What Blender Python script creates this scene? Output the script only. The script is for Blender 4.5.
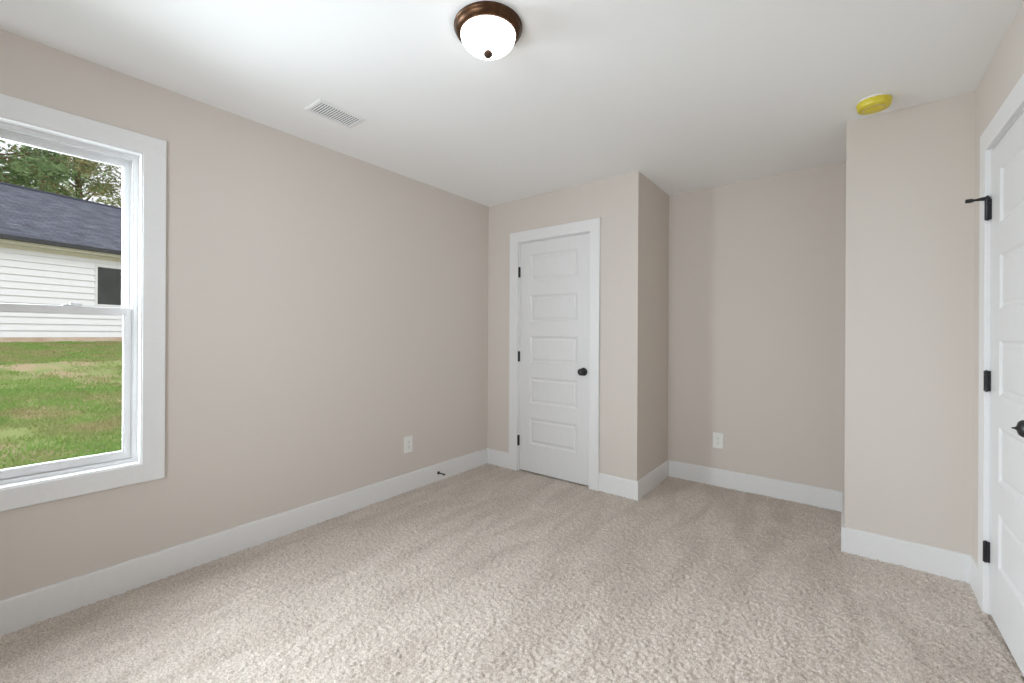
import bpy, bmesh, math, random
import numpy as np
from mathutils import Vector, Matrix

for _o in list(bpy.data.objects):
    bpy.data.objects.remove(_o)
SC = bpy.context.scene
COL = SC.collection
R = math.radians

# ------------------------------------------------------------------ camera
YAW, PITCH, ROLL = 0.6600, 0.0, -0.0051
CAM = Vector((2.6852, 0.0, 1.2198))
FPX = 428.55
cam = bpy.data.cameras.new('camera')
cam.sensor_width = 36.0
cam.lens = FPX / 1024 * 36.0
cam.shift_y = -(341.5 - 334.831) / 1024
cam.clip_start = 0.02
cam.clip_end = 400
cam_o = bpy.data.objects.new('camera', cam)
COL.objects.link(cam_o)
fw = Vector((-math.sin(YAW) * math.cos(PITCH), math.cos(YAW) * math.cos(PITCH), math.sin(PITCH)))
rt0 = Vector((math.cos(YAW), math.sin(YAW), 0))
up0 = rt0.cross(fw)
rt = rt0 * math.cos(ROLL) - up0 * math.sin(ROLL)
up = rt0 * math.sin(ROLL) + up0 * math.cos(ROLL)
m = Matrix((rt, up, -fw)).transposed().to_4x4()
m.translation = CAM
cam_o.matrix_world = m
SC.camera = cam_o

# ------------------------------------------------------------------ world, sun, daylight, exposure
SC.view_settings.view_transform = 'Standard'
SC.view_settings.look = 'None'
SC.view_settings.exposure = 0.0
SC.view_settings.gamma = 1.0
SC.view_settings.use_curve_mapping = False
SC.cycles.use_denoising = True
SC.cycles.max_bounces = 14
SC.cycles.diffuse_bounces = 9
SC.cycles.transparent_max_bounces = 16
SC.cycles.caustics_reflective = False
SC.cycles.caustics_refractive = False
SC.cycles.sample_clamp_indirect = 6.0

world = bpy.data.worlds.new('overcast_sky')
SC.world = world
world.use_nodes = True
wn = world.node_tree
wn.nodes.clear()
w_out = wn.nodes.new('ShaderNodeOutputWorld')
w_bg = wn.nodes.new('ShaderNodeBackground')
w_bg.inputs['Color'].default_value = (0.95, 0.975, 1.0, 1)
w_bg.inputs['Strength'].default_value = 1.25
wn.links.new(w_bg.outputs[0], w_out.inputs[0])

sun = bpy.data.lights.new('sun', 'SUN')
sun.energy = 1.15
sun.angle = R(35)
sun.color = (1.0, 0.985, 0.97)
sun_o = bpy.data.objects.new('sun', sun)
COL.objects.link(sun_o)
sun_o.location = (6, -4, 12)
sun_o.rotation_euler = Vector((-0.70, -0.12, -0.70)).to_track_quat('-Z', 'Y').to_euler()

YB = -0.75          # rear wall of the room, behind the camera


def added_daylight(loc, direction, watts, spread):
    """overcast daylight from an area lamp added outside one window"""
    day = bpy.data.lights.new('added_window_light', 'AREA')
    day.shape = 'RECTANGLE'
    day.size = 1.5
    day.size_y = 1.6
    day.energy = watts
    day.spread = R(spread)
    day.color = (0.82, 0.925, 0.995)
    o = bpy.data.objects.new('added_window_light', day)
    COL.objects.link(o)
    o.location = loc
    o.rotation_euler = Vector(direction).to_track_quat('-Z', 'Y').to_euler()


added_daylight((-0.62, -0.38, 1.52), (1, 0.80, -0.38), 170.0, 122)
added_daylight((1.55, YB - 0.55, 1.46), (-0.45, 1, 0.18), 52.0, 116)  # lamp added behind the camera, brightens closet and alcove

LAMP_STRENGTH = 4.5


# ------------------------------------------------------------------ materials
def mat(name, col, rough=0.5, metal=0.0, spec=0.5):
    mt = bpy.data.materials.new(name)
    mt.use_nodes = True
    b = mt.node_tree.nodes['Principled BSDF']
    b.inputs['Base Color'].default_value = (*col, 1)
    b.inputs['Roughness'].default_value = rough
    b.inputs['Metallic'].default_value = metal
    b.inputs['Specular IOR Level'].default_value = spec
    return mt


def nd(mt, t, **kw):
    n = mt.node_tree.nodes.new(t)
    for k, v in kw.items():
        setattr(n, k, v)
    return n


def lk(mt, a, b):
    mt.node_tree.links.new(a, b)


def coords(mt, scale=(1, 1, 1), rot=(0, 0, 0)):
    tc = nd(mt, 'ShaderNodeTexCoord')
    mp = nd(mt, 'ShaderNodeMapping')
    mp.inputs['Scale'].default_value = scale
    mp.inputs['Rotation'].default_value = rot
    lk(mt, tc.outputs['Object'], mp.inputs[0])
    return mp.outputs[0]


def noise_col(mt, c0, c1, scale, vec=None, detail=4, lo=0.35, hi=0.65, bump=0.0, dist=0.002):
    """base colour = ramp between two colours of the material, by noise; optional bump of the same noise"""
    b = mt.node_tree.nodes['Principled BSDF']
    n = nd(mt, 'ShaderNodeTexNoise')
    n.inputs['Scale'].default_value = scale
    n.inputs['Detail'].default_value = detail
    lk(mt, vec if vec is not None else coords(mt), n.inputs['Vector'])
    r = nd(mt, 'ShaderNodeValToRGB')
    r.color_ramp.elements[0].position = lo
    r.color_ramp.elements[0].color = (*c0, 1)
    r.color_ramp.elements[1].position = hi
    r.color_ramp.elements[1].color = (*c1, 1)
    lk(mt, n.outputs['Fac'], r.inputs[0])
    lk(mt, r.outputs[0], b.inputs['Base Color'])
    if bump:
        bp = nd(mt, 'ShaderNodeBump')
        bp.inputs['Strength'].default_value = bump
        bp.inputs['Distance'].default_value = dist
        lk(mt, n.outputs['Fac'], bp.inputs['Height'])
        lk(mt, bp.outputs[0], b.inputs['Normal'])
    return n, r


M = {}
M['wall'] = mat('greige_wall_paint', (0.56, 0.50, 0.45), 0.65, spec=0.3)
noise_col(M['wall'], (0.640, 0.584, 0.536), (0.655, 0.598, 0.549), 260, bump=0.05, dist=0.001)
M['ceiling'] = mat('white_ceiling_paint', (0.80, 0.80, 0.79), 0.8, spec=0.2)
noise_col(M['ceiling'], (0.89, 0.893, 0.895), (0.905, 0.907, 0.91), 180, bump=0.05, dist=0.001)
M['trim'] = mat('white_semigloss_trim', (0.82, 0.82, 0.825), 0.38)
noise_col(M['trim'], (0.765, 0.76, 0.76), (0.78, 0.775, 0.775), 60)
M['door'] = mat('white_door_paint', (0.80, 0.80, 0.805), 0.42)
noise_col(M['door'], (0.725, 0.72, 0.72), (0.745, 0.74, 0.74), 70, vec=coords(M['door'], (1, 1, .08)), bump=0.04, dist=0.0008)
M['vinyl'] = mat('white_window_vinyl', (0.84, 0.84, 0.85), 0.35)
noise_col(M['vinyl'], (0.70, 0.70, 0.705), (0.72, 0.72, 0.725), 40)
M['plastic'] = mat('white_plastic', (0.82, 0.81, 0.78), 0.3)
noise_col(M['plastic'], (0.81, 0.80, 0.77), (0.83, 0.82, 0.79), 90)
M['slot'] = mat('dark_slot', (0.03, 0.03, 0.03), 0.6)
noise_col(M['slot'], (0.025, 0.025, 0.025), (0.035, 0.035, 0.035), 200)
M['black'] = mat('matte_black_hardware', (0.012, 0.012, 0.013), 0.42)
noise_col(M['black'], (0.010, 0.010, 0.011), (0.016, 0.016, 0.017), 300)
M['bronze'] = mat('oiled_bronze', (0.16, 0.075, 0.032), 0.36, 0.75)
noise_col(M['bronze'], (0.055, 0.025, 0.011), (0.095, 0.044, 0.019), 45)
M['finial'] = mat('dark_bronze_finial', (0.05, 0.025, 0.013), 0.6, 0.0, 0.25)
noise_col(M['finial'], (0.04, 0.02, 0.01), (0.06, 0.03, 0.016), 90)
M['yellow'] = mat('yellow_dust_cover_plastic', (0.70, 0.58, 0.03), 0.3)
noise_col(M['yellow'], (0.68, 0.56, 0.03), (0.74, 0.62, 0.07), 60)
M['tan'] = mat('tan_plastic', (0.62, 0.47, 0.22), 0.35)
noise_col(M['tan'], (0.60, 0.45, 0.20), (0.66, 0.52, 0.26), 60)
M['vent_shade'] = mat('painted_vent_shade', (0.11, 0.11, 0.11), 0.8)
noise_col(M['vent_shade'], (0.10, 0.10, 0.10), (0.12, 0.12, 0.12), 30)
M['vent'] = mat('white_vent_enamel', (0.80, 0.80, 0.80), 0.4)
noise_col(M['vent'], (0.795, 0.795, 0.795), (0.81, 0.81, 0.81), 50)

# carpet
M['carpet'] = mat('beige_cut_pile_carpet', (0.6, 0.52, 0.45), 0.95, spec=0.05)
_v = coords(M['carpet'])
_n, _r = noise_col(M['carpet'], (0.45, 0.385, 0.33), (0.77, 0.68, 0.608), 165, vec=_v, detail=3, lo=0.36, hi=0.64, bump=0.35, dist=0.003)
_b = M['carpet'].node_tree.nodes['Principled BSDF']
_b.inputs['Sheen Weight'].default_value = 0.25
_b.inputs['Sheen Roughness'].default_value = 0.6
_n2 = nd(M['carpet'], 'ShaderNodeTexNoise')
_n2.inputs['Scale'].default_value = 2.6
_n2.inputs['Detail'].default_value = 3
_n2.inputs['Distortion'].default_value = 0.8
lk(M['carpet'], coords(M['carpet'], (2.6, 0.6, 1), (0, 0, R(-6))), _n2.inputs['Vector'])
_r2 = nd(M['carpet'], 'ShaderNodeValToRGB')
_r2.color_ramp.elements[0].position = 0.38
_r2.color_ramp.elements[0].color = (0.85, 0.835, 0.82, 1)
_r2.color_ramp.elements[1].position = 0.60
_r2.color_ramp.elements[1].color = (1, 1, 1, 1)
lk(M['carpet'], _n2.outputs['Fac'], _r2.inputs[0])
_mx = nd(M['carpet'], 'ShaderNodeMixRGB', blend_type='MULTIPLY')
_mx.inputs[0].default_value = 1.0
lk(M['carpet'], _r.outputs[0], _mx.inputs[1])
lk(M['carpet'], _r2.outputs[0], _mx.inputs[2])
lk(M['carpet'], _mx.outputs[0], _b.inputs['Base Color'])

# glass
def glass_mat(name, tint, refl):
    mt = bpy.data.materials.new(name)
    mt.use_nodes = True
    t = mt.node_tree
    t.nodes.clear()
    o = nd(mt, 'ShaderNodeOutputMaterial')
    tr = nd(mt, 'ShaderNodeBsdfTransparent')
    tr.inputs[0].default_value = (*tint, 1)
    gl = nd(mt, 'ShaderNodeBsdfGlossy')
    gl.inputs['Roughness'].default_value = 0.02
    fr = nd(mt, 'ShaderNodeFresnel')
    fr.inputs[0].default_value = 1.35
    ml = nd(mt, 'ShaderNodeMath', operation='MULTIPLY')
    ml.inputs[1].default_value = refl
    mix = nd(mt, 'ShaderNodeMixShader')
    lk(mt, fr.outputs[0], ml.inputs[0])
    lk(mt, ml.outputs[0], mix.inputs[0])
    lk(mt, tr.outputs[0], mix.inputs[1])
    lk(mt, gl.outputs[0], mix.inputs[2])
    lk(mt, mix.outputs[0], o.inputs[0])
    return mt


M['glass'] = glass_mat('clear_window_glass', (0.985, 0.985, 0.985), 0.4)
M['house_glass'] = mat('dark_house_glass', (0.02, 0.025, 0.02), 0.05)
noise_col(M['house_glass'], (0.015, 0.02, 0.015), (0.03, 0.035, 0.03), 2)

# lamp bowl: frosted glass that glows
M['bowl'] = mat('lit_frosted_glass', (0.9, 0.87, 0.8), 0.4)
_b = M['bowl'].node_tree.nodes['Principled BSDF']
_b.inputs['Emission Color'].default_value = (1.0, 0.985, 0.955, 1)
_b.inputs['Emission Strength'].default_value = LAMP_STRENGTH

# exterior
M['siding'] = mat('white_lap_siding', (0.80, 0.80, 0.80), 0.6)
noise_col(M['siding'], (0.775, 0.775, 0.80), (0.80, 0.80, 0.825), 6)
M['cream'] = mat('cream_fascia', (0.66, 0.62, 0.50), 0.6)
noise_col(M['cream'], (0.64, 0.60, 0.48), (0.68, 0.64, 0.52), 6)
M['gutter'] = mat('black_gutter', (0.025, 0.027, 0.03), 0.5)
noise_col(M['gutter'], (0.022, 0.024, 0.027), (0.03, 0.032, 0.036), 8)
M['block'] = mat('tan_foundation', (0.55, 0.42, 0.33), 0.9)
noise_col(M['block'], (0.50, 0.36, 0.27), (0.62, 0.50, 0.40), 3)

M['shingle'] = mat('slate_grey_shingles', (0.12, 0.13, 0.16), 0.9, spec=0.2)
_v = nd(M['shingle'], 'ShaderNodeUVMap')
_br = nd(M['shingle'], 'ShaderNodeTexBrick')
_br.offset = 0.5
_br.inputs['Color1'].default_value = (0.085, 0.092, 0.122, 1)
_br.inputs['Color2'].default_value = (0.145, 0.152, 0.188, 1)
_br.inputs['Mortar'].default_value = (0.06, 0.066, 0.088, 1)
_br.inputs['Scale'].default_value = 1.0
_br.inputs['Mortar Size'].default_value = 0.012
_br.inputs['Bias'].default_value = 0.0
_br.inputs['Brick Width'].default_value = 0.32
_br.inputs['Row Height'].default_value = 0.14
lk(M['shingle'], _v.outputs[0], _br.inputs['Vector'])
_nn = nd(M['shingle'], 'ShaderNodeTexNoise')
_nn.inputs['Scale'].default_value = 3.0
_nn.inputs['Detail'].default_value = 6
lk(M['shingle'], _v.outputs[0], _nn.inputs['Vector'])
_mx = nd(M['shingle'], 'ShaderNodeMixRGB', blend_type='OVERLAY')
_mx.inputs[0].default_value = 0.5
lk(M['shingle'], _br.outputs[0], _mx.inputs[1])
lk(M['shingle'], _nn.outputs['Fac'], _mx.inputs[2])
lk(M['shingle'], _mx.outputs[0], M['shingle'].node_tree.nodes['Principled BSDF'].inputs['Base Color'])

M['lawn'] = mat('lawn_soil', (0.2, 0.25, 0.08), 0.95, spec=0.1)
noise_col(M['lawn'], (0.44, 0.34, 0.23), (0.28, 0.33, 0.13), 1.4, detail=9, lo=0.42, hi=0.56, bump=0.6, dist=0.03)
M['bark'] = mat('tree_bark', (0.16, 0.11, 0.08), 0.95, spec=0.1)
noise_col(M['bark'], (0.13, 0.085, 0.06), (0.24, 0.16, 0.115), 9, vec=coords(M['bark'], (1, 1, .25)), bump=0.5, dist=0.03)


def leaf_mat(name, c0, c1, scale, trans=0.35):
    mt = bpy.data.materials.new(name)
    mt.use_nodes = True
    t = mt.node_tree
    t.nodes.clear()
    o = nd(mt, 'ShaderNodeOutputMaterial')
    d = nd(mt, 'ShaderNodeBsdfDiffuse')
    tr = nd(mt, 'ShaderNodeBsdfTranslucent')
    mix = nd(mt, 'ShaderNodeMixShader')
    mix.inputs[0].default_value = trans
    n = nd(mt, 'ShaderNodeTexNoise')
    n.inputs['Scale'].default_value = scale
    n.inputs['Detail'].default_value = 5
    lk(mt, coords(mt), n.inputs['Vector'])
    r = nd(mt, 'ShaderNodeValToRGB')
    r.color_ramp.elements[0].position = 0.38
    r.color_ramp.elements[0].color = (*c0, 1)
    r.color_ramp.elements[1].position = 0.62
    r.color_ramp.elements[1].color = (*c1, 1)
    lk(mt, n.outputs['Fac'], r.inputs[0])
    lk(mt, r.outputs[0], d.inputs[0])
    lk(mt, r.outputs[0], tr.inputs[0])
    lk(mt, d.outputs[0], mix.inputs[1])
    lk(mt, tr.outputs[0], mix.inputs[2])
    lk(mt, mix.outputs[0], o.inputs[0])
    return mt


M['grass'] = leaf_mat('grass_blades', (0.42, 0.40, 0.20), (0.29, 0.44, 0.13), 1.3, 0.3)
M['oak'] = leaf_mat('dark_oak_leaves', (0.13, 0.21, 0.09), (0.30, 0.42, 0.20), 1.4)
M['pine'] = leaf_mat('olive_pine_needles', (0.26, 0.26, 0.12), (0.52, 0.49, 0.25), 1.2)
M['loose'] = leaf_mat('mid_green_leaves', (0.22, 0.27, 0.13), (0.42, 0.45, 0.24), 1.2)


# ------------------------------------------------------------------ helpers
WPOS = {}


def link(name, me, material, parent=None, origin=None):
    """link a mesh given in world coordinates as ONE object whose origin is its base"""
    n = len(me.vertices)
    co = np.empty(n * 3, np.float32)
    me.vertices.foreach_get('co', co)
    co = co.reshape(-1, 3)
    if origin is None:
        lo, hi = co.min(0), co.max(0)
        origin = Vector(((lo[0] + hi[0]) / 2, (lo[1] + hi[1]) / 2, lo[2]))
    origin = Vector(origin)
    co -= np.array(origin, np.float32)
    me.vertices.foreach_set('co', co.ravel())
    me.update()
    if material is not None:
        me.materials.append(material)
    o = bpy.data.objects.new(name, me)
    COL.objects.link(o)
    if parent is not None:
        o.parent = parent
        o.location = origin - WPOS[parent]
    else:
        o.location = origin
    WPOS[o] = origin
    return o


def obj(name, bm, material, parent=None, origin=None, smooth=False, recalc=True):
    if recalc:
        bmesh.ops.recalc_face_normals(bm, faces=bm.faces)
    me = bpy.data.meshes.new(name)
    bm.to_mesh(me)
    bm.free()
    if smooth:
        me.polygons.foreach_set('use_smooth', [True] * len(me.polygons))
        try:
            me.set_sharp_from_angle(angle=R(40))
        except Exception:
            pass
    return link(name, me, material, parent, origin)


def struct(name, bm, material, parent=None, **kw):
    o = obj(name, bm, material, parent, **kw)
    if parent is None:
        o['kind'] = 'structure'
    return o


def tag(o, label=None, cat=None, group=None, kind=None):
    if label: o['label'] = label
    if cat: o['category'] = cat
    if group: o['group'] = group
    if kind: o['kind'] = kind
    return o


def empty(name, loc):
    o = bpy.data.objects.new(name, None)
    o.empty_display_size = 0.1
    COL.objects.link(o)
    o.location = loc
    WPOS[o] = Vector(loc)
    return o


def box(bm, x0, x1, y0, y1, z0, z1, bev=0.0):
    vs = [bm.verts.new(p) for p in ((x0, y0, z0), (x1, y0, z0), (x1, y1, z0), (x0, y1, z0),
                                    (x0, y0, z1), (x1, y0, z1), (x1, y1, z1), (x0, y1, z1))]
    fs = [bm.faces.new([vs[i] for i in q]) for q in
          ((0, 3, 2, 1), (4, 5, 6, 7), (0, 1, 5, 4), (1, 2, 6, 5), (2, 3, 7, 6), (3, 0, 4, 7))]
    if bev:
        es = {e for f in fs for e in f.edges}
        bmesh.ops.bevel(bm, geom=list(es), offset=bev, segments=2, profile=0.5, affect='EDGES', clamp_overlap=True)


def one_box(*a, bev=0.0):
    bm = bmesh.new()
    box(bm, *a, bev=bev)
    return bm


def lathe(bm, center, axis, prof, n=40):
    """revolve profile [(r, h)] about axis through center"""
    axis = Vector(axis).normalized()
    q = axis.to_track_quat('Z', 'Y')
    rings = []
    for r, h in prof:
        if r < 1e-6:
            rings.append([bm.verts.new(Vector(center) + axis * h)])
        else:
            rings.append([bm.verts.new(Vector(center) + q @ Vector((r * math.cos(2 * math.pi * i / n),
                                                                      r * math.sin(2 * math.pi * i / n), h))) for i in range(n)])
    for a, b in zip(rings, rings[1:]):
        for i in range(n):
            j = (i + 1) % n
            if len(a) == 1 and len(b) == 1:
                continue
            if len(a) == 1:
                bm.faces.new((a[0], b[i], b[j]))
            elif len(b) == 1:
                bm.faces.new((a[i], a[j], b[0]))
            else:
                bm.faces.new((a[i], a[j], b[j], b[i]))


def tube(bm, pts, radii, n=10, cap=True):
    rings = []
    for k, (p, r) in enumerate(zip(pts, radii)):
        p = Vector(p)
        a = Vector(pts[max(0, k - 1)])
        b = Vector(pts[min(len(pts) - 1, k + 1)])
        t = (b - a).normalized()
        q = t.to_track_quat('Z', 'Y')
        rings.append([bm.verts.new(p + q @ Vector((r * math.cos(2 * math.pi * i / n), r * math.sin(2 * math.pi * i / n), 0))) for i in range(n)])
    for a, b in zip(rings, rings[1:]):
        for i in range(n):
            j = (i + 1) % n
            bm.faces.new((a[i], a[j], b[j], b[i]))
    if cap:
        bm.faces.new(rings[0][::-1])
        bm.faces.new(rings[-1])


def frame_yz(bm, x0, x1, yi0, yi1, zi0, zi1, w, bev=0.0, wb=None, wt=None):
    """rectangular ring in the YZ plane around inner opening, mitred; extruded x0..x1"""
    wb = w if wb is None else wb
    wt = w if wt is None else wt
    inn = [(yi0, zi0), (yi1, zi0), (yi1, zi1), (yi0, zi1)]
    out = [(yi0 - w, zi0 - wb), (yi1 + w, zi0 - wb), (yi1 + w, zi1 + wt), (yi0 - w, zi1 + wt)]
    V = {}
    for x in (x0, x1):
        V[x, 0] = [bm.verts.new((x, *p)) for p in inn]
        V[x, 1] = [bm.verts.new((x, *p)) for p in out]
    fs = []
    for i in range(4):
        j = (i + 1) % 4
        for x in (x0, x1):
            fs.append(bm.faces.new((V[x, 0][i], V[x, 0][j], V[x, 1][j], V[x, 1][i])))
        fs.append(bm.faces.new((V[x0, 0][i], V[x0, 0][j], V[x1, 0][j], V[x1, 0][i])))
        fs.append(bm.faces.new((V[x0, 1][i], V[x0, 1][j], V[x1, 1][j], V[x1, 1][i])))
    if bev:
        xf = max(x0, x1)
        es = {e for f in fs for e in f.edges if all(abs(v.co.x - xf) < 1e-6 for v in e.verts)}
        es = [e for e in es if not (min((e.verts[0] in V[xf, 0]), (e.verts[1] in V[xf, 1])) or
                                    min((e.verts[1] in V[xf, 0]), (e.verts[0] in V[xf, 1])))]
        bmesh.ops.bevel(bm, geom=es, offset=bev, segments=2, profile=0.5, affect='EDGES', clamp_overlap=True)


# ------------------------------------------------------------------ room shell
H = 2.44
YC = 3.0865          # closet face and the pier share this plane
XC = 1.471          # closet corner
YA = 3.786          # alcove back wall
XP = 2.6885          # pier corner
XR = 3.192          # right wall

# window opening (rough) and door openings
WY0, WY1, WZ0, WZ1 = -0.377, 0.541, 0.588, 2.086
CD0, CD1, CDT = 0.366, 1.086, 2.053       # closet door opening in x, top
RD1, RD0, RDT = 2.786, 2.045, 2.053       # right door opening in y (hinge, latch), top

bm = bmesh.new()
box(bm, -0.14, 0, YB - .14, WY0, -.3, H)
box(bm, -0.14, 0, WY1, YA + .1, -.3, H)
box(bm, -0.14, 0, WY0, WY1, -.3, WZ0)
box(bm, -0.14, 0, WY0, WY1, WZ1, H)
struct('wall_left', bm, M['wall'])

bm = bmesh.new()
box(bm, 0, CD0, YC, YC + .1, 0, H)
box(bm, CD1, XC - .1, YC, YC + .1, 0, H)
box(bm, CD0, CD1, YC, YC + .1, CDT, H)
box(bm, CD0, CD1, YC + .085, YC + .1, 0, CDT)  # unseen backing panel added behind the closet door against light leaks
box(bm, XC - .1, XC, YC, YA, 0, H)
bmesh.ops.remove_doubles(bm, verts=bm.verts, dist=1e-6)
struct('wall_closet', bm, M['wall'], recalc=False)
struct('wall_back', one_box(0, XR + .11, YA, YA + .1, 0, H), M['wall'])
struct('wall_pier', one_box(XP, XR, YC, YA, 0, H), M['wall'])
bm = bmesh.new()
box(bm, XR, XR + .11, RD1, YA, 0, H)
box(bm, XR, XR + .11, YB - .14, RD0, 0, H)
box(bm, XR, XR + .11, RD0, RD1, RDT, H)
box(bm, XR + .095, XR + .11, RD0, RD1, 0, RDT)  # backing added out of sight behind the door, keeps outside light out
struct('wall_right', bm, M['wall'], recalc=False)
bm = bmesh.new()
RX0, RX1 = 1.55 - .459, 1.55 + .459  # opening cut for the added rear window
box(bm, 0, RX0, YB - .14, YB, -.3, H)
box(bm, RX1, XR, YB - .14, YB, -.3, H)
box(bm, RX0, RX1, YB - .14, YB, -.3, WZ0)
box(bm, RX0, RX1, YB - .14, YB, WZ1, H)
struct('wall_rear', bm, M['wall'], recalc=False)
struct('ceiling', one_box(-.14, XR + .11, YB - .14, YA + .1, H, H + .15), M['ceiling'])

# carpet: a dense grid of little tufts, really displaced
def carpet():
    sp = 0.0058
    nx = int((XR + .04) / sp)
    ny = int((YA - YB + .04) / sp)
    rng = np.random.default_rng(4)
    gx, gy = np.meshgrid(np.linspace(-.02, XR + .02, nx), np.linspace(YB - .02, YA + .02, ny))
    gx += rng.uniform(-.3, .3, gx.shape) * sp
    gy += rng.uniform(-.3, .3, gy.shape) * sp
    z = rng.normal(0, 1, gx.shape)
    z2 = rng.normal(0, 1, gx.shape)
    z2 = sum(np.roll(np.roll(z2, i, 0), j, 1) for i in (-1, 0, 1) for j in (-1, 0, 1)) / 3
    gz = np.clip(z, -2.4, 1.6) * 0.0025 + z2 * 0.0010
    bump = 0.0025 * np.sin(gx * 9 + 1.3 * np.sin(gy * 5)) * np.sin(gy * 7 + 1.1 * np.sin(gx * 6))
    gz = gz + bump * .6
    co = np.stack([gx, gy, gz], -1).reshape(-1, 3).astype(np.float32)
    idx = np.arange(nx * ny).reshape(ny, nx)
    q = np.stack([idx[:-1, :-1], idx[:-1, 1:], idx[1:, 1:], idx[1:, :-1]], -1).reshape(-1, 4).astype(np.int32)
    me = bpy.data.meshes.new('floor')
    me.vertices.add(len(co))
    me.vertices.foreach_set('co', co.ravel())
    me.loops.add(q.size)
    me.loops.foreach_set('vertex_index', q.ravel())
    me.polygons.add(len(q))
    me.polygons.foreach_set('loop_start', np.arange(0, q.size, 4, dtype=np.int32))
    me.polygons.foreach_set('use_smooth', np.ones(len(q), bool))
    me.update()
    me.validate()
    o = link('floor', me, M['carpet'], origin=(XR / 2, 1.3, 0))
    o['kind'] = 'structure'
    o['label'] = 'beige cut pile carpet over the bedroom floor'


carpet()
o = struct('floor_slab', one_box(-.14, XR + .11, YB - .14, YA + .1, -.3, -.03), M['block'])

# baseboards: eased top edge
BH, BT = 0.138, 0.014


def baseboard(name, p0, p1, nrm, m0=0, m1=0):
    """p0->p1 along the wall foot; nrm into the room; m0/m1 mitre: +1 outside corner, -1 inside corner"""
    p0, p1, nv = Vector((*p0, 0)), Vector((*p1, 0)), Vector((*nrm, 0))
    d = (p1 - p0).normalized()
    prof = [(0, -.01), (BT, -.01), (BT, BH - .006), (BT - .0018, BH - .0018), (BT - .006, BH), (0, BH)]
    bm = bmesh.new()
    A = [bm.verts.new(p0 - d * (t * m0) + nv * t + Vector((0, 0, z))) for t, z in prof]
    B = [bm.verts.new(p1 + d * (t * m1) + nv * t + Vector((0, 0, z))) for t, z in prof]
    n = len(prof)
    for i in range(n):
        j = (i + 1) % n
        bm.faces.new((A[i], A[j], B[j], B[i]))
    bm.faces.new(A)
    bm.faces.new(B[::-1])
    return struct(name, bm, M['trim'])


CW, CT = 0.095, 0.018       # casing width, thickness
baseboard('baseboard_left', (0, YB), (0, YC), (1, 0), -1, -1)
baseboard('baseboard_closet_left', (0, YC), (CD0 - .094, YC), (0, -1), -1, 0)
baseboard('baseboard_closet_right', (CD1 + .081, YC), (XC, YC), (0, -1), 0, 1)
baseboard('baseboard_closet_side', (XC, YC), (XC, YA), (1, 0), 1, -1)
baseboard('baseboard_back', (XC, YA), (XP, YA), (0, -1), -1, -1)
baseboard('baseboard_pier_side', (XP, YA), (XP, YC), (-1, 0), -1, 1)
baseboard('baseboard_pier', (XP, YC), (XR, YC), (0, -1), 1, -1)
baseboard('baseboard_right', (XR, YC), (XR, RD1 + CW - .001), (-1, 0), -1, 0)
baseboard('baseboard_right_near', (XR, RD0 - CW + .005), (XR, YB), (-1, 0), 0, -1)
baseboard('baseboard_rear', (0, YB), (XR, YB), (0, 1), -1, -1)


# ------------------------------------------------------------------ window
IY0, IY1, IZ0, IZ1 = WY0 + .008, WY1 - .008, WZ0 + .006, WZ1 - .006   # inside of the jamb lining
FY0, FY1, FZ0, FZ1 = IY0 + .016, IY1 - .016, IZ0 + .016, IZ1 - .016
MZ = 1.318


def xf(fn, bm):
    for v in bm.verts:
        v.co = Vector(fn(*v.co))
    return bm


def make_window(name, trimname, fn, label, trimlabel):
    """double-hung window; local x points into the room, y runs along the wall"""
    bm = bmesh.new()
    frame_yz(bm, 0.0, CT, IY0 - .006, IY1 + .006, IZ0 - .006, IZ1 + .006, 0.088, bev=0.002)
    struct(trimname, xf(fn, bm), M['trim'])['label'] = trimlabel
    win = empty(name, fn(-.07, (WY0 + WY1) / 2, WZ0))
    tag(win, label, None, None, 'structure')
    bm = bmesh.new()
    frame_yz(bm, -.05, .012, IY0, IY1, IZ0, IZ1, .008)
    obj('jamb_lining', xf(fn, bm), M['trim'], win)
    bm = bmesh.new()
    frame_yz(bm, -.14, -.040, FY0, FY1, FZ0, FZ1, .016)
    frame_yz(bm, -.052, -.046, FY0 + .005, FY1 - .005, FZ0 + .002, FZ1 - .006, .008)      # inner stop bead
    frame_yz(bm, -.089, -.0855, FY0 + .006, FY1 - .006, FZ0 + .002, FZ1 - .006, .008)     # parting bead
    obj('window_frame', xf(fn, bm), M['vinyl'], win)

    def sash(x0, x1, z0, z1, rb, rtp, st, nm):
        y0, y1 = FY0 + .001, FY1 - .001
        bm = bmesh.new()
        frame_yz(bm, x0, x1, y0 + st, y1 - st, z0 + rb, z1 - rtp, st, bev=.003, wb=rb, wt=rtp)
        xm = (x0 + x1) / 2
        frame_yz(bm, xm - .008, xm + .011, y0 + st + .004, y1 - st - .004, z0 + rb + .004, z1 - rtp - .004, .006)   # glazing bead
        sh = obj(nm, xf(fn, bm), M['vinyl'], win)
        obj('pane', xf(fn, one_box(xm - .002, xm + .002, y0 + st + .001, y1 - st - .001, z0 + rb + .001, z1 - rtp - .001)), M['glass'], sh)
        return sh

    sash(-.124, -.092, MZ - .012, FZ1 - .001, .034, .030, .027, 'upper_sash')
    lower = sash(-.083, -.053, FZ0 + .001, MZ + .022, .036, .034, .029, 'lower_sash')
    for yy in (0.312, -0.148):
        bm = bmesh.new()
        box(bm, -.083, -.056, yy - .032, yy + .032, MZ + .0225, MZ + .029, bev=.002)
        box(bm, -.078, -.062, yy - .010, yy + .030, MZ + .029, MZ + .036, bev=.002)
        obj('sash_lock', xf(fn, bm), M['vinyl'], lower)


make_window('window_1', 'trim_1', lambda x, y, z: (x, y, z), 'white double hung window onto the lawn and the neighbouring house',
            'wide flat white casing around the window on the long wall')

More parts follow.
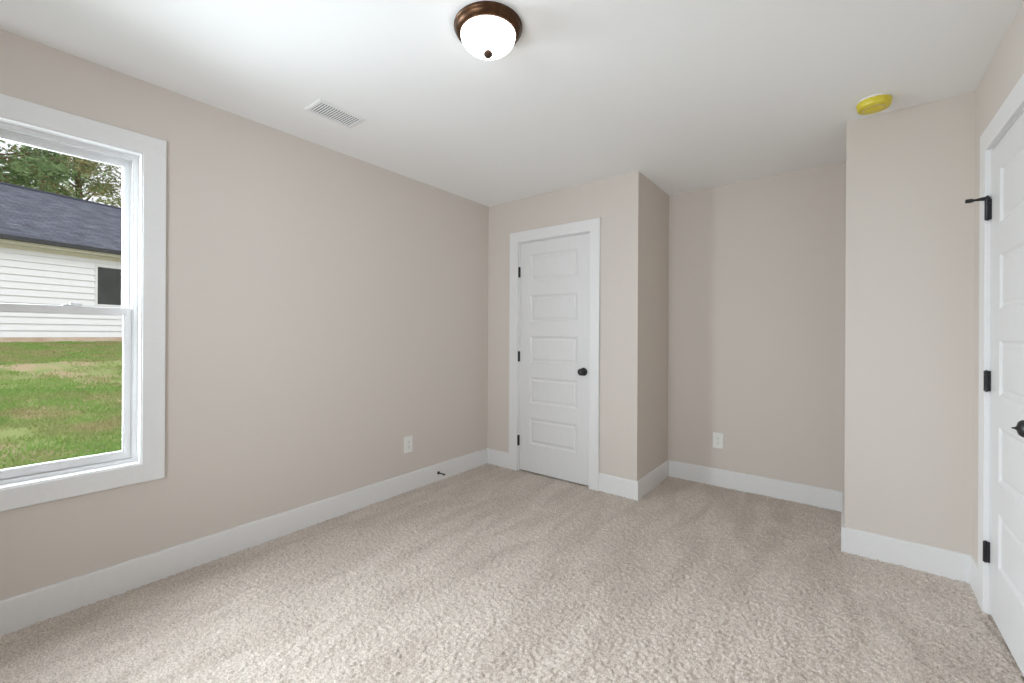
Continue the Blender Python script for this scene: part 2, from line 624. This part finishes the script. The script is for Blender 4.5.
make_window('added_window', 'added_window_trim', lambda x, y, z: (1.632 - y, YB + x, z), 'added white double hung window in the unseen rear wall',  # unseen window added to brighten the closet and alcove
            'wide flat white casing around the added rear window')


# ------------------------------------------------------------------ doors
def slab_bm(w, h, th, panels, pu0, pu1):
    """door slab in local (u, o, z): front face at o=0, body towards -o; recessed moulded panels"""
    bm = bmesh.new()
    us = [0, pu0, pu1, w]
    zs = [0]
    for a, b in panels:
        zs += [a, b]
    zs.append(h)
    V = [[bm.verts.new((u, 0, z)) for u in us] for z in zs]
    for k in range(len(zs) - 1):
        for i in range(3):
            if i == 1 and k % 2 == 1:
                continue
            bm.faces.new((V[k][i], V[k][i + 1], V[k + 1][i + 1], V[k + 1][i]))
    for a, b in panels:
        rings = []
        for ins, o in ((0, 0), (.003, -.0015), (.007, -.005), (.013, -.0085), (.016, -.009), (.024, -.009), (.033, -.0045), (.037, -.0035)):
            k = zs.index(a)
            if ins == 0:
                rings.append([V[k][1], V[k][2], V[k + 1][2], V[k + 1][1]])
            else:
                rings.append([bm.verts.new(p) for p in ((pu0 + ins, o, a + ins), (pu1 - ins, o, a + ins), (pu1 - ins, o, b - ins), (pu0 + ins, o, b - ins))])
        for r0, r1 in zip(rings, rings[1:]):
            for i in range(4):
                j = (i + 1) % 4
                bm.faces.new((r0[i], r0[j], r1[j], r1[i]))
        bm.faces.new(rings[-1])
    # sides and back
    bk = [bm.verts.new((u, -th, z)) for u, z in ((0, 0), (w, 0), (w, h), (0, h))]
    bm.faces.new(bk[::-1])
    bot = [V[0][i] for i in range(4)]
    top = [V[-1][i] for i in range(4)]
    lef = [V[k][0] for k in range(len(zs))]
    rig = [V[k][3] for k in range(len(zs))]
    bm.faces.new(bot[::-1] + [bk[0], bk[1]])
    bm.faces.new(top + [bk[2], bk[3]])
    bm.faces.new(lef + [bk[3], bk[0]])
    bm.faces.new(rig[::-1] + [bk[1], bk[2]])
    return bm


PANELS = [(.243 + .36 * k, .243 + .36 * k + .231) for k in range(5)]


def casing_bm(u0, u1, top, wr=.088):
    """door casing in local (u,o,z) around an opening, mitred, three sides"""
    bm = bmesh.new()
    pts_in = [(u0, -.005), (u0, top), (u1, top), (u1, -.005)]
    pts_out = [(u0 - CW, -.005), (u0 - CW, top + CW), (u1 + wr, top + CW), (u1 + wr, -.005)]
    L = {}
    e = .002
    for key, pts, o in (('i0', pts_in, 0), ('i1', pts_in, CT), ('o0', pts_out, 0), ('o1', pts_out, CT)):
        L[key] = [bm.verts.new((u, o, z)) for u, z in pts]
    for i in range(3):
        for a, b in (('i1', 'o1'), ('i0', 'o0'), ('i0', 'i1'), ('o0', 'o1')):
            bm.faces.new((L[a][i], L[a][i + 1], L[b][i + 1], L[b][i]))
    for i in (0, 3):
        bm.faces.new((L['i0'][i], L['i1'][i], L['o1'][i], L['o0'][i]))
    front = set(L['i1']) | set(L['o1'])
    es = [ed for ed in bm.edges if ed.verts[0] in front and ed.verts[1] in front and
          ((ed.verts[0] in L['i1']) == (ed.verts[1] in L['i1']))]
    bmesh.ops.bevel(bm, geom=es, offset=.0025, segments=2, profile=.5, affect='EDGES')
    return bm


def jamb_bm(u0, u1, top, dep):
    bm = bmesh.new()
    t = .012
    for (a, b, c, d) in ((u0, u0 + t, -.005, top), (u1 - t, u1, -.005, top), (u0 + t, u1 - t, top - t, top)):
        box(bm, a, b, -dep, -.0005, c, d)
    s = .011     # stop behind the slab
    o0, o1 = -dep, -.046
    box(bm, u0 + t, u0 + t + s, o0, o1, -.005, top - t)
    box(bm, u1 - t - s, u1 - t, o0, o1, -.005, top - t)
    box(bm, u0 + t + s, u1 - t - s, o0, o1, top - t - s, top - t)
    return bm


def make_door(name, fn, W, top, label, trimname, trimlabel, inset, hinge_leaf, privacy, knob_u):
    """u = 0 at the hinge side of the rough opening, W = its width; fn maps local (u,o,z) to the room"""
    struct(trimname, xf(fn, casing_bm(.001, W - .006, top - .006)), M['trim'])['label'] = trimlabel
    t = .012 + .003
    door = empty(name, fn(W / 2, 0, 0))
    tag(door, label, None, None, 'structure')
    obj('door_jamb', xf(fn, jamb_bm(0, W, top, .084)), M['trim'], door)
    sw, sh = W - 2 * t, top - t - .014
    bm = slab_bm(sw, sh, .035, PANELS, (sw - .472) / 2, (sw + .472) / 2)
    for v in bm.verts:
        v.co += Vector((t, -inset, .014))
    obj('door_panel', xf(fn, bm), M['door'], door)
    for zc in (.275, 1.027, 1.782):
        bm = bmesh.new()
        c = hinge_leaf
        # barrel of five knuckles with finials
        prof = [(0, -.0475), (.004, -.0475), (.0055, -.0445)]
        for k in range(5):
            a = -.0445 + k * .0178
            prof += [(.0088, a + .0006), (.0088, a + .0172), (.0082, a + .0175)]
        prof += [(.0055, .0445), (.004, .0475), (0, .0475)]
        lathe(bm, (.0102, .0085 + c, zc), (0, 0, 1), prof, 16)
        # the two leaves folded in the gap and lapping the reveal
        box(bm, .0085, .0118, -inset - .004, .0065 + c, zc - .0445, zc + .0445)
        box(bm, .0126, .0148, -inset - .004, .0065 + c, zc - .0445, zc + .0445)
        obj('hinge', xf(fn, bm), M['black'], door, smooth=True)
    # knob with rosette
    zc = .925
    bm = bmesh.new()
    lathe(bm, (knob_u, -inset, zc), (0, 1, 0), [(0, 0), (.033, 0), (.033, .004), (.030, .0085), (.018, .0115), (.0125, .013), (.0115, .024),
                                                 (.0145, .029), (.0225, .033), (.0272, .040), (.0285, .047), (.0268, .0545), (.0215, .0605), (.0120, .0640), (0, .065)], 36)
    kb = obj('door_knob', xf(fn, bm), M['black'], door, smooth=True)
    if privacy:
        bm = bmesh.new()
        lathe(bm, (knob_u, -inset + .064, zc), (0, 1, 0), [(0, 0), (.006, 0), (.0055, .003), (.0032, .006), (.0026, .011), (.0012, .0125), (0, .0125)], 16)
        obj('lock_button', xf(fn, bm), M['black'], kb, smooth=True)
    return door


dc = make_door('door_1', lambda u, o, z: (CD0 + u, YC - o, z), CD1 - CD0, CDT,
               'white five panel closet door with round black knob', 'trim_2', 'white casing around the closet door',
               .003, .003, False, CD1 - CD0 - .064)
dr = make_door('door_2', lambda u, o, z: (XR - o, RD1 - u, z), RD1 - RD0, RDT,
               'white five panel door on the right wall, cut off by the frame edge', 'trim_3', 'white casing around the door on the right wall',
               .001, .0035, True, RD1 - RD0 - .060)

# hinge-pin stop on the top hinge of the right door
bm = bmesh.new()
hx, hy, hz = XR - .012, RD1 - .0102, 1.832
lathe(bm, (hx, hy, hz - .004), (0, 0, 1), [(0, 0), (.009, 0), (.0095, .004), (.009, .008), (0.005, .010), (0.004, .016), (0, .017)], 16)
tube(bm, [(hx - .004, hy, hz), (hx - .018, hy, hz), (hx - .028, hy, hz - .001), (hx - .040, hy, hz - .0015)], [.0085, .0080, .0062, .0052], 12)
tube(bm, [(hx - .036, hy, hz - .0015), (hx - .046, hy, hz - .0015)], [.0052, .0060], 12)
lathe(bm, (hx - .044, hy, hz - .0015), (-1, 0, 0), [(0, 0), (.007, 0), (.0088, .003), (.0090, .020), (.0075, .0235), (0, .024)], 16)
obj('hinge_stop', bm, M['black'], dr, smooth=True)

# ------------------------------------------------------------------ baseboard door stop
bm = bmesh.new()
lathe(bm, (BT - .0005, 2.450, .066), (1, 0, 0), [(0, 0), (.0135, 0), (.0135, .003), (.009, .009), (.0055, .012), (.0048, .055), (.0048, .060),
                                          (.0072, .061), (.0075, .072), (.006, .076), (0, .077)], 20)
o = obj('door_stop', bm, M['black'], smooth=True)
tag(o, 'small black rigid door stop screwed to the left baseboard near the closet', 'door stop')


# ------------------------------------------------------------------ outlets
def outlet(fn, loc, label):
    root = empty('wall_outlet', loc)
    tag(root, label, 'outlet', 'white wall outlets')
    bm = bmesh.new()
    w, h = .040, .062
    rings = []
    for ins, o in ((0, 0), (0, .003), (.003, .0058), (.006, .0062)):
        rings.append([bm.verts.new((a, o, b)) for a, b in ((-w + ins, -h + ins), (w - ins, -h + ins), (w - ins, h - ins), (-w + ins, h - ins))])
    for r0, r1 in zip(rings, rings[1:]):
        for i in range(4):
            j = (i + 1) % 4
            bm.faces.new((r0[i], r0[j], r1[j], r1[i]))
    bm.faces.new(rings[-1])
    bm.faces.new(rings[0][::-1])
    obj('cover_plate', xf(fn, bm), M['plastic'], root)
    for s in (-1, 1):
        bm = bmesh.new()
        pr = []
        for k in range(28):
            a = 2 * math.pi * k / 28
            x, z = .0172 * math.cos(a), .0172 * math.sin(a)
            pr.append((x, max(-.0138, min(.0138, z)) + s * .0195))
        A = [bm.verts.new((x, .0060, z)) for x, z in pr]
        B = [bm.verts.new((x * 1, .0078, z)) for x, z in pr]
        for i in range(28):
            j = (i + 1) % 28
            bm.faces.new((A[i], A[j], B[j], B[i]))
        bm.faces.new(B)
        rc = obj('receptacle', xf(fn, bm), M['plastic'], root)
        bm = bmesh.new()
        for dx, hh in ((-.0064, .0044), (.0064, .0036)):
            box(bm, dx - .0011, dx + .0011, .0076, .0081, s * .0195 + .003 - hh, s * .0195 + .003 + hh)
        lathe(bm, (0, .0076, s * .0195 - .0075), (0, 1, 0), [(.0024, 0), (.0024, .0005), (0, .0005)], 12)
        obj('socket_slots', xf(fn, bm), M['slot'], rc)
    bm = bmesh.new()
    lathe(bm, (0, .006, 0), (0, 1, 0), [(.0034, 0), (.0032, .001), (0, .0014)], 14)
    obj('screw', xf(fn, bm), M['vinyl'], root, smooth=True)
    return root


outlet(lambda u, o, z: (o, 2.146 - u, .362 + z), (0, 2.146, .30), 'white duplex outlet on the long left wall between window and closet')
outlet(lambda u, o, z: (1.876 + u, YA - o, .368 + z), (1.876, YA, .306), 'white duplex outlet on the back wall of the alcove')

# ------------------------------------------------------------------ ceiling lamp
LX, LY = 1.564, 1.281
lamp = empty('ceiling_lamp', (LX, LY, H))
tag(lamp, 'lit flush ceiling lamp with bronze pan and frosted glass bowl', 'ceiling lamp')
dn = (0, 0, -1)
bm = bmesh.new()
lathe(bm, (LX, LY, H), dn, [(0, .0005), (.134, .0005), (.1355, .003), (.1355, .008), (.1335, .010), (.1320, .012), (.1315, .016), (.1285, .022), (.1235, .028),
                            (.1175, .0325), (.1125, .034), (.108, .034), (.106, .031), (.105, .020), (0, .020)], 64)
obj('lamp_pan', bm, M['bronze'], lamp, smooth=True)
bm = bmesh.new()
prof = [(.1065, .028), (.1085, .034)]
for k in range(1, 15):
    a = math.pi / 2 * k / 14
    prof.append((.1085 * math.cos(a) ** .85 if k < 14 else 0, .034 + .0645 * math.sin(a)))
lathe(bm, (LX, LY, H), dn, prof, 64)
obj('glass_bowl', bm, M['bowl'], lamp, smooth=True)
bm = bmesh.new()
lathe(bm, (LX, LY, H + .0078), dn, [(0, .100), (.0120, .101), (.0135, .104), (.0125, .107), (.0155, .110), (.0178, .115), (.0170, .120), (.0125, .125), (.006, .128), (0, .1285)], 24)
obj('finial', bm, M['finial'], lamp, smooth=True)

# ------------------------------------------------------------------ ceiling vent
VX0, VX1, VY0, VY1 = .365, .535, 1.140, 1.415
vent = empty('ceiling_vent', ((VX0 + VX1) / 2, (VY0 + VY1) / 2, H))
tag(vent, 'white slatted air vent in the ceiling near the left wall', 'air vent')
bm = bmesh.new()
gx0, gx1, gy0, gy1 = VX0 + .023, VX1 - .023, VY0 + .023, VY1 - .023
V = []
for ins, z in ((0, H - .0003), (0, H - .003), (.010, H - .0065), (.0225, H - .0065), (.023, H - .0003)):
    V.append([bm.verts.new((x, y, z)) for x, y in ((VX0 + ins, VY0 + ins), (VX1 - ins, VY0 + ins), (VX1 - ins, VY1 - ins), (VX0 + ins, VY1 - ins))])
for r0, r1 in zip(V, V[1:]):
    for i in range(4):
        j = (i + 1) % 4
        bm.faces.new((r0[i], r0[j], r1[j], r1[i]))
obj('vent_frame', bm, M['vent'], vent)
ns = 16
pitch = (gy1 - gy0) / ns
bm = bmesh.new()
for k in range(ns):
    yc = gy0 + pitch * (k + .5)
    c, s = .0028, .0022
    P = [(yc - c, H - .0078 + s), (yc + c, H - .0068 - s + .001)]
    t = .0006
    for x in (gx0, gx1):
        pass
    vs = [bm.verts.new(p) for p in ((gx0, P[0][0], P[0][1] - t), (gx1, P[0][0], P[0][1] - t), (gx1, P[1][0], P[1][1] - t), (gx0, P[1][0], P[1][1] - t),
                                    (gx0, P[0][0], P[0][1] + t), (gx1, P[0][0], P[0][1] + t), (gx1, P[1][0], P[1][1] + t), (gx0, P[1][0], P[1][1] + t))]
    for q in ((0, 3, 2, 1), (4, 5, 6, 7), (0, 1, 5, 4), (1, 2, 6, 5), (2, 3, 7, 6), (3, 0, 4, 7)):
        bm.faces.new([vs[i] for i in q])
obj('vent_slats', bm, M['vent'], vent)
obj('vent_shade_panel', one_box(gx0, gx1, gy0, gy1, H - .0012, H - .0002), M['vent_shade'], vent)  # flat dark panel paints the shade behind the slats, no hole

# ------------------------------------------------------------------ smoke detector under its yellow dust cover
SX, SY = 2.800, 2.888
det = empty('smoke_detector', (SX, SY, H))
tag(det, 'round smoke detector under a yellow dust cover on the ceiling', 'smoke detector')
bm = bmesh.new()
lathe(bm, (SX, SY, H), dn, [(0, .0003), (.070, .0003), (.071, .004), (.069, .011), (.066, .012), (0, .012)], 48)
obj('mounting_base', bm, M['plastic'], det, smooth=True)
bm = bmesh.new()
lathe(bm, (SX, SY, H), dn, [(.0715, .010), (.0725, .012), (.0725, .016), (.0700, .018), (.0690, .037), (.065, .043), (.060, .0445), (.056, .041), (.052, .041), (.048, .0455),
                            (.036, .047), (.032, .0455), (.028, .0455), (.024, .0475), (0, .048)], 48)
# pull tab ribs on the cover
box(bm, SX - .040, SX + .040, SY - .004, SY + .004, H - .0515, H - .044)
obj('dust_cover', bm, M['yellow'], det, smooth=True)
bm = bmesh.new()
lathe(bm, (SX, SY, H), dn, [(.046, .0400), (.046, .0462), (.040, .0478), (.0385, .0462), (.0385, .0400)], 40)
obj('cover_ring', bm, M['tan'], det, smooth=True)

# ------------------------------------------------------------------ outside: ground
A0 = Vector((-14.444, 0.613, 0))
ND = Vector((0.97437, 0.22495, 0))      # from the neighbour's wall towards us
DD = Vector((-0.22495, 0.97437, 0))


def hp(s, w, z=0.0):
    """house frame: s along the wall, w away from us, z up"""
    p = A0 + DD * s - ND * w
    return Vector((p.x, p.y, z))


def gz_t(t):
    """ground height at t metres in front of the neighbour's eave line"""
    return np.interp(t, [-40, -1, 0, 4.25, 4.45, 10, 12, 16], [2.2, .95, .92, .575, .475, -.19, -.27, -.30])


def lawn_height(s, t):
    wob = .10 * np.sin(s * 1.7) + .07 * np.sin(s * 4.3 + 1)
    z = gz_t(t + wob * np.clip(1 - abs(t - 4.4) / 2, 0, 1))
    return z + .012 * np.sin(s * 3.1 + t * 1.3) * np.sin(t * 2.7) + .008 * np.sin(7 * s + 2 * np.sin(5 * t))


def build_lawn():
    ss = np.concatenate([np.linspace(-40, -6, 20), np.arange(-5.9, 7, .1), np.linspace(7.2, 40, 20)])
    tt = np.concatenate([np.linspace(-45, -2, 14), np.arange(-1.9, 14.2, .08)])
    S, T = np.meshgrid(ss, tt)
    Z = lawn_height(S, T)
    X = A0.x + DD.x * S + ND.x * T
    Y = A0.y + DD.y * S + ND.y * T
    keep = X < -.145
    X = np.where(keep, X, -.145)
    co = np.stack([X, Y, Z], -1).reshape(-1, 3).astype(np.float32)
    nx, ny = len(ss), len(tt)
    idx = np.arange(nx * ny).reshape(ny, nx)
    q = np.stack([idx[:-1, :-1], idx[:-1, 1:], idx[1:, 1:], idx[1:, :-1]], -1)
    k4 = keep[:-1, :-1] | keep[:-1, 1:] | keep[1:, 1:] | keep[1:, :-1]
    q = q[k4].reshape(-1, 4)
    me = bpy.data.meshes.new('lawn')
    me.from_pydata(co.tolist(), [], q.tolist())
    me.polygons.foreach_set('use_smooth', [True] * len(me.polygons))
    o = link('lawn', me, M['lawn'], origin=(-10, 1, 0))
    o['kind'] = 'structure'
    return o


build_lawn()


def vnoise(x, y, seed):
    rg = np.random.default_rng(seed)
    g = rg.random((64, 64))
    xi, yi = np.floor(x).astype(int), np.floor(y).astype(int)
    fx, fy = x - xi, y - yi
    fx, fy = fx * fx * (3 - 2 * fx), fy * fy * (3 - 2 * fy)
    G = lambda a, b: g[a % 64, b % 64]
    return (G(xi, yi) * (1 - fx) * (1 - fy) + G(xi + 1, yi) * fx * (1 - fy) + G(xi, yi + 1) * (1 - fx) * fy + G(xi + 1, yi + 1) * fx * fy)


def build_grass():
    rng = np.random.default_rng(11)
    N = 190000
    s = rng.uniform(-3.6, 4.6, N)
    t = rng.uniform(-.3, 11.2, N)
    s = np.concatenate([s, rng.uniform(-9, 9, 150000)])
    t = np.concatenate([t, rng.uniform(-.3, 13.3, 150000)])
    N = len(s)
    nz = .55 * vnoise(s * 1.1, t * .8, 3) + .45 * vnoise(s * 3.7, t * 3.1, 5)
    dens = np.clip((nz - .30) * 3.2, .04, 1)
    dens = np.where((t > 4.15) & (t < 4.6), dens * .25, dens)
    dens = np.where((t >= 4.6) & (t < 6.2), dens * .5, dens)
    dens = np.where(t < 4.1, np.maximum(dens, .8), dens)
    k = rng.random(N) < dens
    s, t = s[k], t[k]
    n = len(s)
    z = lawn_height(s, t)
    x = A0.x + DD.x * s + ND.x * t
    y = A0.y + DD.y * s + ND.y * t
    h = rng.uniform(.025, .060, n)
    a = rng.uniform(0, 2 * np.pi, n)
    w = rng.uniform(.005, .011, n)
    lean = rng.uniform(.2, 1.1, n) * h
    la = rng.uniform(0, 2 * np.pi, n)
    base = np.stack([x, y, z - .006], -1)
    side = np.stack([np.cos(a) * w, np.sin(a) * w, 0 * a], -1)
    mid = base + np.stack([np.cos(la) * lean * .35, np.sin(la) * lean * .35, h * .6], -1)
    tip = base + np.stack([np.cos(la) * lean, np.sin(la) * lean, h], -1)
    co = np.stack([base - side, base + side, mid + side * .7, mid - side * .7, tip], 1).reshape(-1, 3).astype(np.float32)
    b = np.arange(n) * 5
    loops = np.stack([b, b + 1, b + 2, b + 3, b + 3, b + 2, b + 4], -1).astype(np.int32)
    me = bpy.data.meshes.new('grass')
    me.vertices.add(len(co))
    me.vertices.foreach_set('co', co.ravel())
    me.loops.add(loops.size)
    me.loops.foreach_set('vertex_index', loops.ravel())
    me.polygons.add(2 * n)
    st = np.stack([np.arange(n) * 7, np.arange(n) * 7 + 4], -1).ravel().astype(np.int32)
    me.polygons.foreach_set('loop_start', st)
    me.update()
    me.validate()
    o = link('grass', me, M['grass'], origin=(-9, 1.5, 0))
    tag(o, 'patchy green grass on the slope outside the window', 'grass', None, 'stuff')


build_grass()

# ------------------------------------------------------------------ neighbouring house
house = empty('house', hp(0, .3, .98))
tag(house, 'white lap sided house with grey shingle roof outside the window', 'house')
S0, S1, WD = -9.0, 9.0, 10.0       # extent along the wall, depth to the far eave
WW = .30                            # wall plane behind the eave line
EZ, RZ, RW = 3.74, 6.19, 5.0        # eave top, ridge height, ridge depth


def hbox(bm, s0, s1, w0, w1, z0, z1):
    c = [hp(s, w, z) for z in (z0, z1) for s, w in ((s0, w0), (s1, w0), (s1, w1), (s0, w1))]
    vs = [bm.verts.new(p) for p in c]
    for q in ((0, 3, 2, 1), (4, 5, 6, 7), (0, 1, 5, 4), (1, 2, 6, 5), (2, 3, 7, 6), (3, 0, 4, 7)):
        bm.faces.new([vs[i] for i in q])


# siding: lapped courses on the front and the two gable ends
bm = bmesh.new()
z = 1.085
HWs0, HWs1, HWz0, HWz1 = 2.05, 2.97, 2.085, 3.215          # window opening
while z < 3.68:
    z1 = min(z + .187, 3.70)
    spans = [(S0, S1)]
    if z1 > HWz0 - .02 and z < HWz1 + .02:
        spans = [(S0, HWs0 - .05), (HWs1 + .05, S1)]
    for a, b in spans:
        p = [bm.verts.new(q) for q in (hp(a, WW - .034, z), hp(b, WW - .034, z), hp(b, WW - .002, z1), hp(a, WW - .002, z1), hp(a, WW, z), hp(b, WW, z))]
        bm.faces.new((p[0], p[1], p[2], p[3]))
        bm.faces.new((p[4], p[5], p[1], p[0]))
    z = z1
hbox(bm, S0, S1, WW, WD - WW, 1.0, 3.66)
for s in (S0, S1):
    g = [bm.verts.new(p) for p in (hp(s, WW, 3.6), hp(s, WD - WW, 3.6), hp(s, RW, RZ - .1))]
    bm.faces.new(g)
obj('siding', bm, M['siding'], house, recalc=False)
bm = bmesh.new()
hbox(bm, S0 - .02, S1 + .02, WW - .03, WD - WW + .03, .5, 1.085)
obj('foundation', bm, M['block'], house)
# roof: two thick slopes with UVs for the shingle courses
bm = bmesh.new()
uvl = bm.loops.layers.uv.new('UVMap')
sl = math.hypot(RW + .06, RZ - EZ)
for w_e, sg in ((-.06, 1), (WD + .06, -1)):
    vt = [bm.verts.new(p) for p in (hp(S0 - .3, w_e, EZ), hp(S1 + .3, w_e, EZ), hp(S1 + .3, RW, RZ), hp(S0 - .3, RW, RZ))]
    vb = [bm.verts.new(v.co - Vector((0, 0, .07))) for v in vt]
    f = bm.faces.new(vt)
    for lp, uv in zip(f.loops, ((S0, 0), (S1, 0), (S1, sl), (S0, sl))):
        lp[uvl].uv = uv
    bm.faces.new(vb[::-1])
    for i in range(4):
        j = (i + 1) % 4
        f = bm.faces.new((vt[i], vb[i], vb[j], vt[j]))
bmesh.ops.remove_doubles(bm, verts=bm.verts, dist=1e-5)
roof = obj('roof', bm, M['shingle'], house, recalc=False)
bm = bmesh.new()
tube(bm, [hp(S0 - .3, RW, RZ + .005), hp(S1 + .3, RW, RZ + .005)], [.06, .06], 8)
obj('ridge_cap', bm, M['shingle'], roof)
bm = bmesh.new()
hbox(bm, S0 - .3, S1 + .3, -.13, -.005, EZ - .115, EZ - .005)
obj('gutter', bm, M['gutter'], house)
bm = bmesh.new()
hbox(bm, S0 - .28, S1 + .28, -.002, .022, EZ - .20, EZ - .01)
hbox(bm, S0 - .28, S1 + .28, .022, WW, EZ - .20, EZ - .185)
hbox(bm, S0, S1, WW - .03, WW, EZ - .30, EZ - .20)
obj('fascia', bm, M['cream'], house)
hw = empty('house_window', hp((HWs0 + HWs1) / 2, WW, HWz0))
hw.parent = house
hw.location = WPOS[hw] - WPOS[house]
bm = bmesh.new()
for a, b, c, d in ((HWs0 - .06, HWs0, HWz0 - .06, HWz1 + .06), (HWs1, HWs1 + .06, HWz0 - .06, HWz1 + .06), (HWs0, HWs1, HWz1, HWz1 + .06),
                   (HWs0, HWs1, HWz0 - .06, HWz0)):
    hbox(bm, a, b, WW - .035, WW, c, d)
obj('window_frame', bm, M['vinyl'], hw)
bm = bmesh.new()
hbox(bm, HWs0, HWs1, WW - .012, WW - .004, HWz0, HWz1)
obj('pane', bm, M['house_glass'], hw)


# ------------------------------------------------------------------ trees behind the house
def ray_pt(u, d):
    r = (u - 512) / FPX
    return Vector((CAM.x + d * (-math.sin(YAW) + math.cos(YAW) * r), CAM.y + d * (math.cos(YAW) + math.sin(YAW) * r), 0))


def tree(label, u, d, crown_z, crown_r, crown_h, trunk_r, seed, leafmat, nclump, leaf, per, branch_lo=.45, lean=(0, 0), cat='tree', droop=0.0):
    rnd = random.Random(seed)
    rng = np.random.default_rng(seed)
    base = ray_pt(u, d)
    base.z = 1.3
    root = empty('tree', base)
    tag(root, label, cat, 'trees behind the neighbouring house')
    top = crown_z + crown_h * .42
    bm = bmesh.new()
    pts, rad = [], []
    for k in range(11):
        f = k / 10
        pts.append(Vector((base.x + lean[0] * f + .18 * math.sin(f * 5 + seed), base.y + lean[1] * f + .18 * math.cos(f * 4 + seed), 1.0 + (top - 1.0) * f)))
        rad.append(trunk_r * (1 - .82 * f) + .02)
    tube(bm, pts, rad, 12)
    centers = []
    for _ in range(nclump):
        while True:
            p = Vector((rnd.uniform(-1, 1), rnd.uniform(-1, 1), rnd.uniform(-1, 1)))
            if .25 < p.length < 1:
                break
        c = Vector((base.x + lean[0] * .8 + p.x * crown_r, base.y + lean[1] * .8 + p.y * crown_r, crown_z + p.z * crown_h * .5))
        centers.append(c)
        f = min(.97, max(branch_lo, (c.z - 1.0 - 1.2) / (top - 1.0)))
        i = min(9, int(f * 10))
        a = pts[i].lerp(pts[i + 1], f * 10 - i)
        mid = a.lerp(c, .5) + Vector((rnd.uniform(-.3, .3), rnd.uniform(-.3, .3), rnd.uniform(0, .4)))
        r0 = max(.03, rad[i] * .38)
        tube(bm, [a, mid, c], [r0, r0 * .6, .015], 6, cap=False)
    obj('trunk', bm, M['bark'], root, smooth=True)
    cs = np.array([list(c) for c in centers])
    n = nclump * per
    ci = np.repeat(np.arange(nclump), per)
    sz = rng.uniform(.55, 1.15, nclump)[ci][:, None]
    off = rng.normal(0, 1, (n, 3)) * np.array([.62, .62, .40]) * sz * crown_r * .30
    p = cs[ci] + off
    p[:, 2] -= droop * (off[:, 0] ** 2 + off[:, 1] ** 2)
    d1 = rng.normal(0, 1, (n, 3))
    d1[:, 2] *= .55
    d1 /= np.linalg.norm(d1, axis=1)[:, None]
    d2 = np.cross(d1, rng.normal(0, 1, (n, 3)))
    d2 /= np.linalg.norm(d2, axis=1)[:, None]
    L = rng.uniform(.6, 1.3, (n, 1)) * leaf
    a = p - d1 * L
    b = p + d1 * L
    w = d2 * L * .42
    fold = np.cross(d1, d2) * L * .12
    co = np.stack([a, p + w + fold, b, p - w + fold], 1).reshape(-1, 3).astype(np.float32)
    me = bpy.data.meshes.new('foliage')
    me.vertices.add(4 * n)
    me.vertices.foreach_set('co', co.ravel())
    bi = np.arange(n) * 4
    loops = np.stack([bi, bi + 1, bi + 2, bi, bi + 2, bi + 3], -1).astype(np.int32)
    me.loops.add(6 * n)
    me.loops.foreach_set('vertex_index', loops.ravel())
    me.polygons.add(2 * n)
    me.polygons.foreach_set('loop_start', np.arange(0, 6 * n, 3, dtype=np.int32))
    me.update()
    me.validate()
    link('foliage', me, leafmat, root)
    return root


tree('dark green broadleaf tree above the left end of the grey roof', -12, 23.5, 11.6, 3.5, 8.0, .30, 1, M['oak'], 42, .13, 240)
tree('olive green pine with a straight reddish trunk above the middle of the roof', 77, 27.5, 11.2, 2.5, 9.0, .30, 5, M['pine'], 26, .12, 190, branch_lo=.3)
tree('thin pale tree at the right edge of the window view', 121, 29, 11.0, 2.6, 8.0, .17, 13, M['loose'], 24, .12, 170, branch_lo=.3, lean=(.8, .8))
tree('paler loose tree between the dark broadleaf tree and the pine', 40, 35, 12.0, 2.8, 8.0, .22, 8, M['loose'], 24, .14, 200)
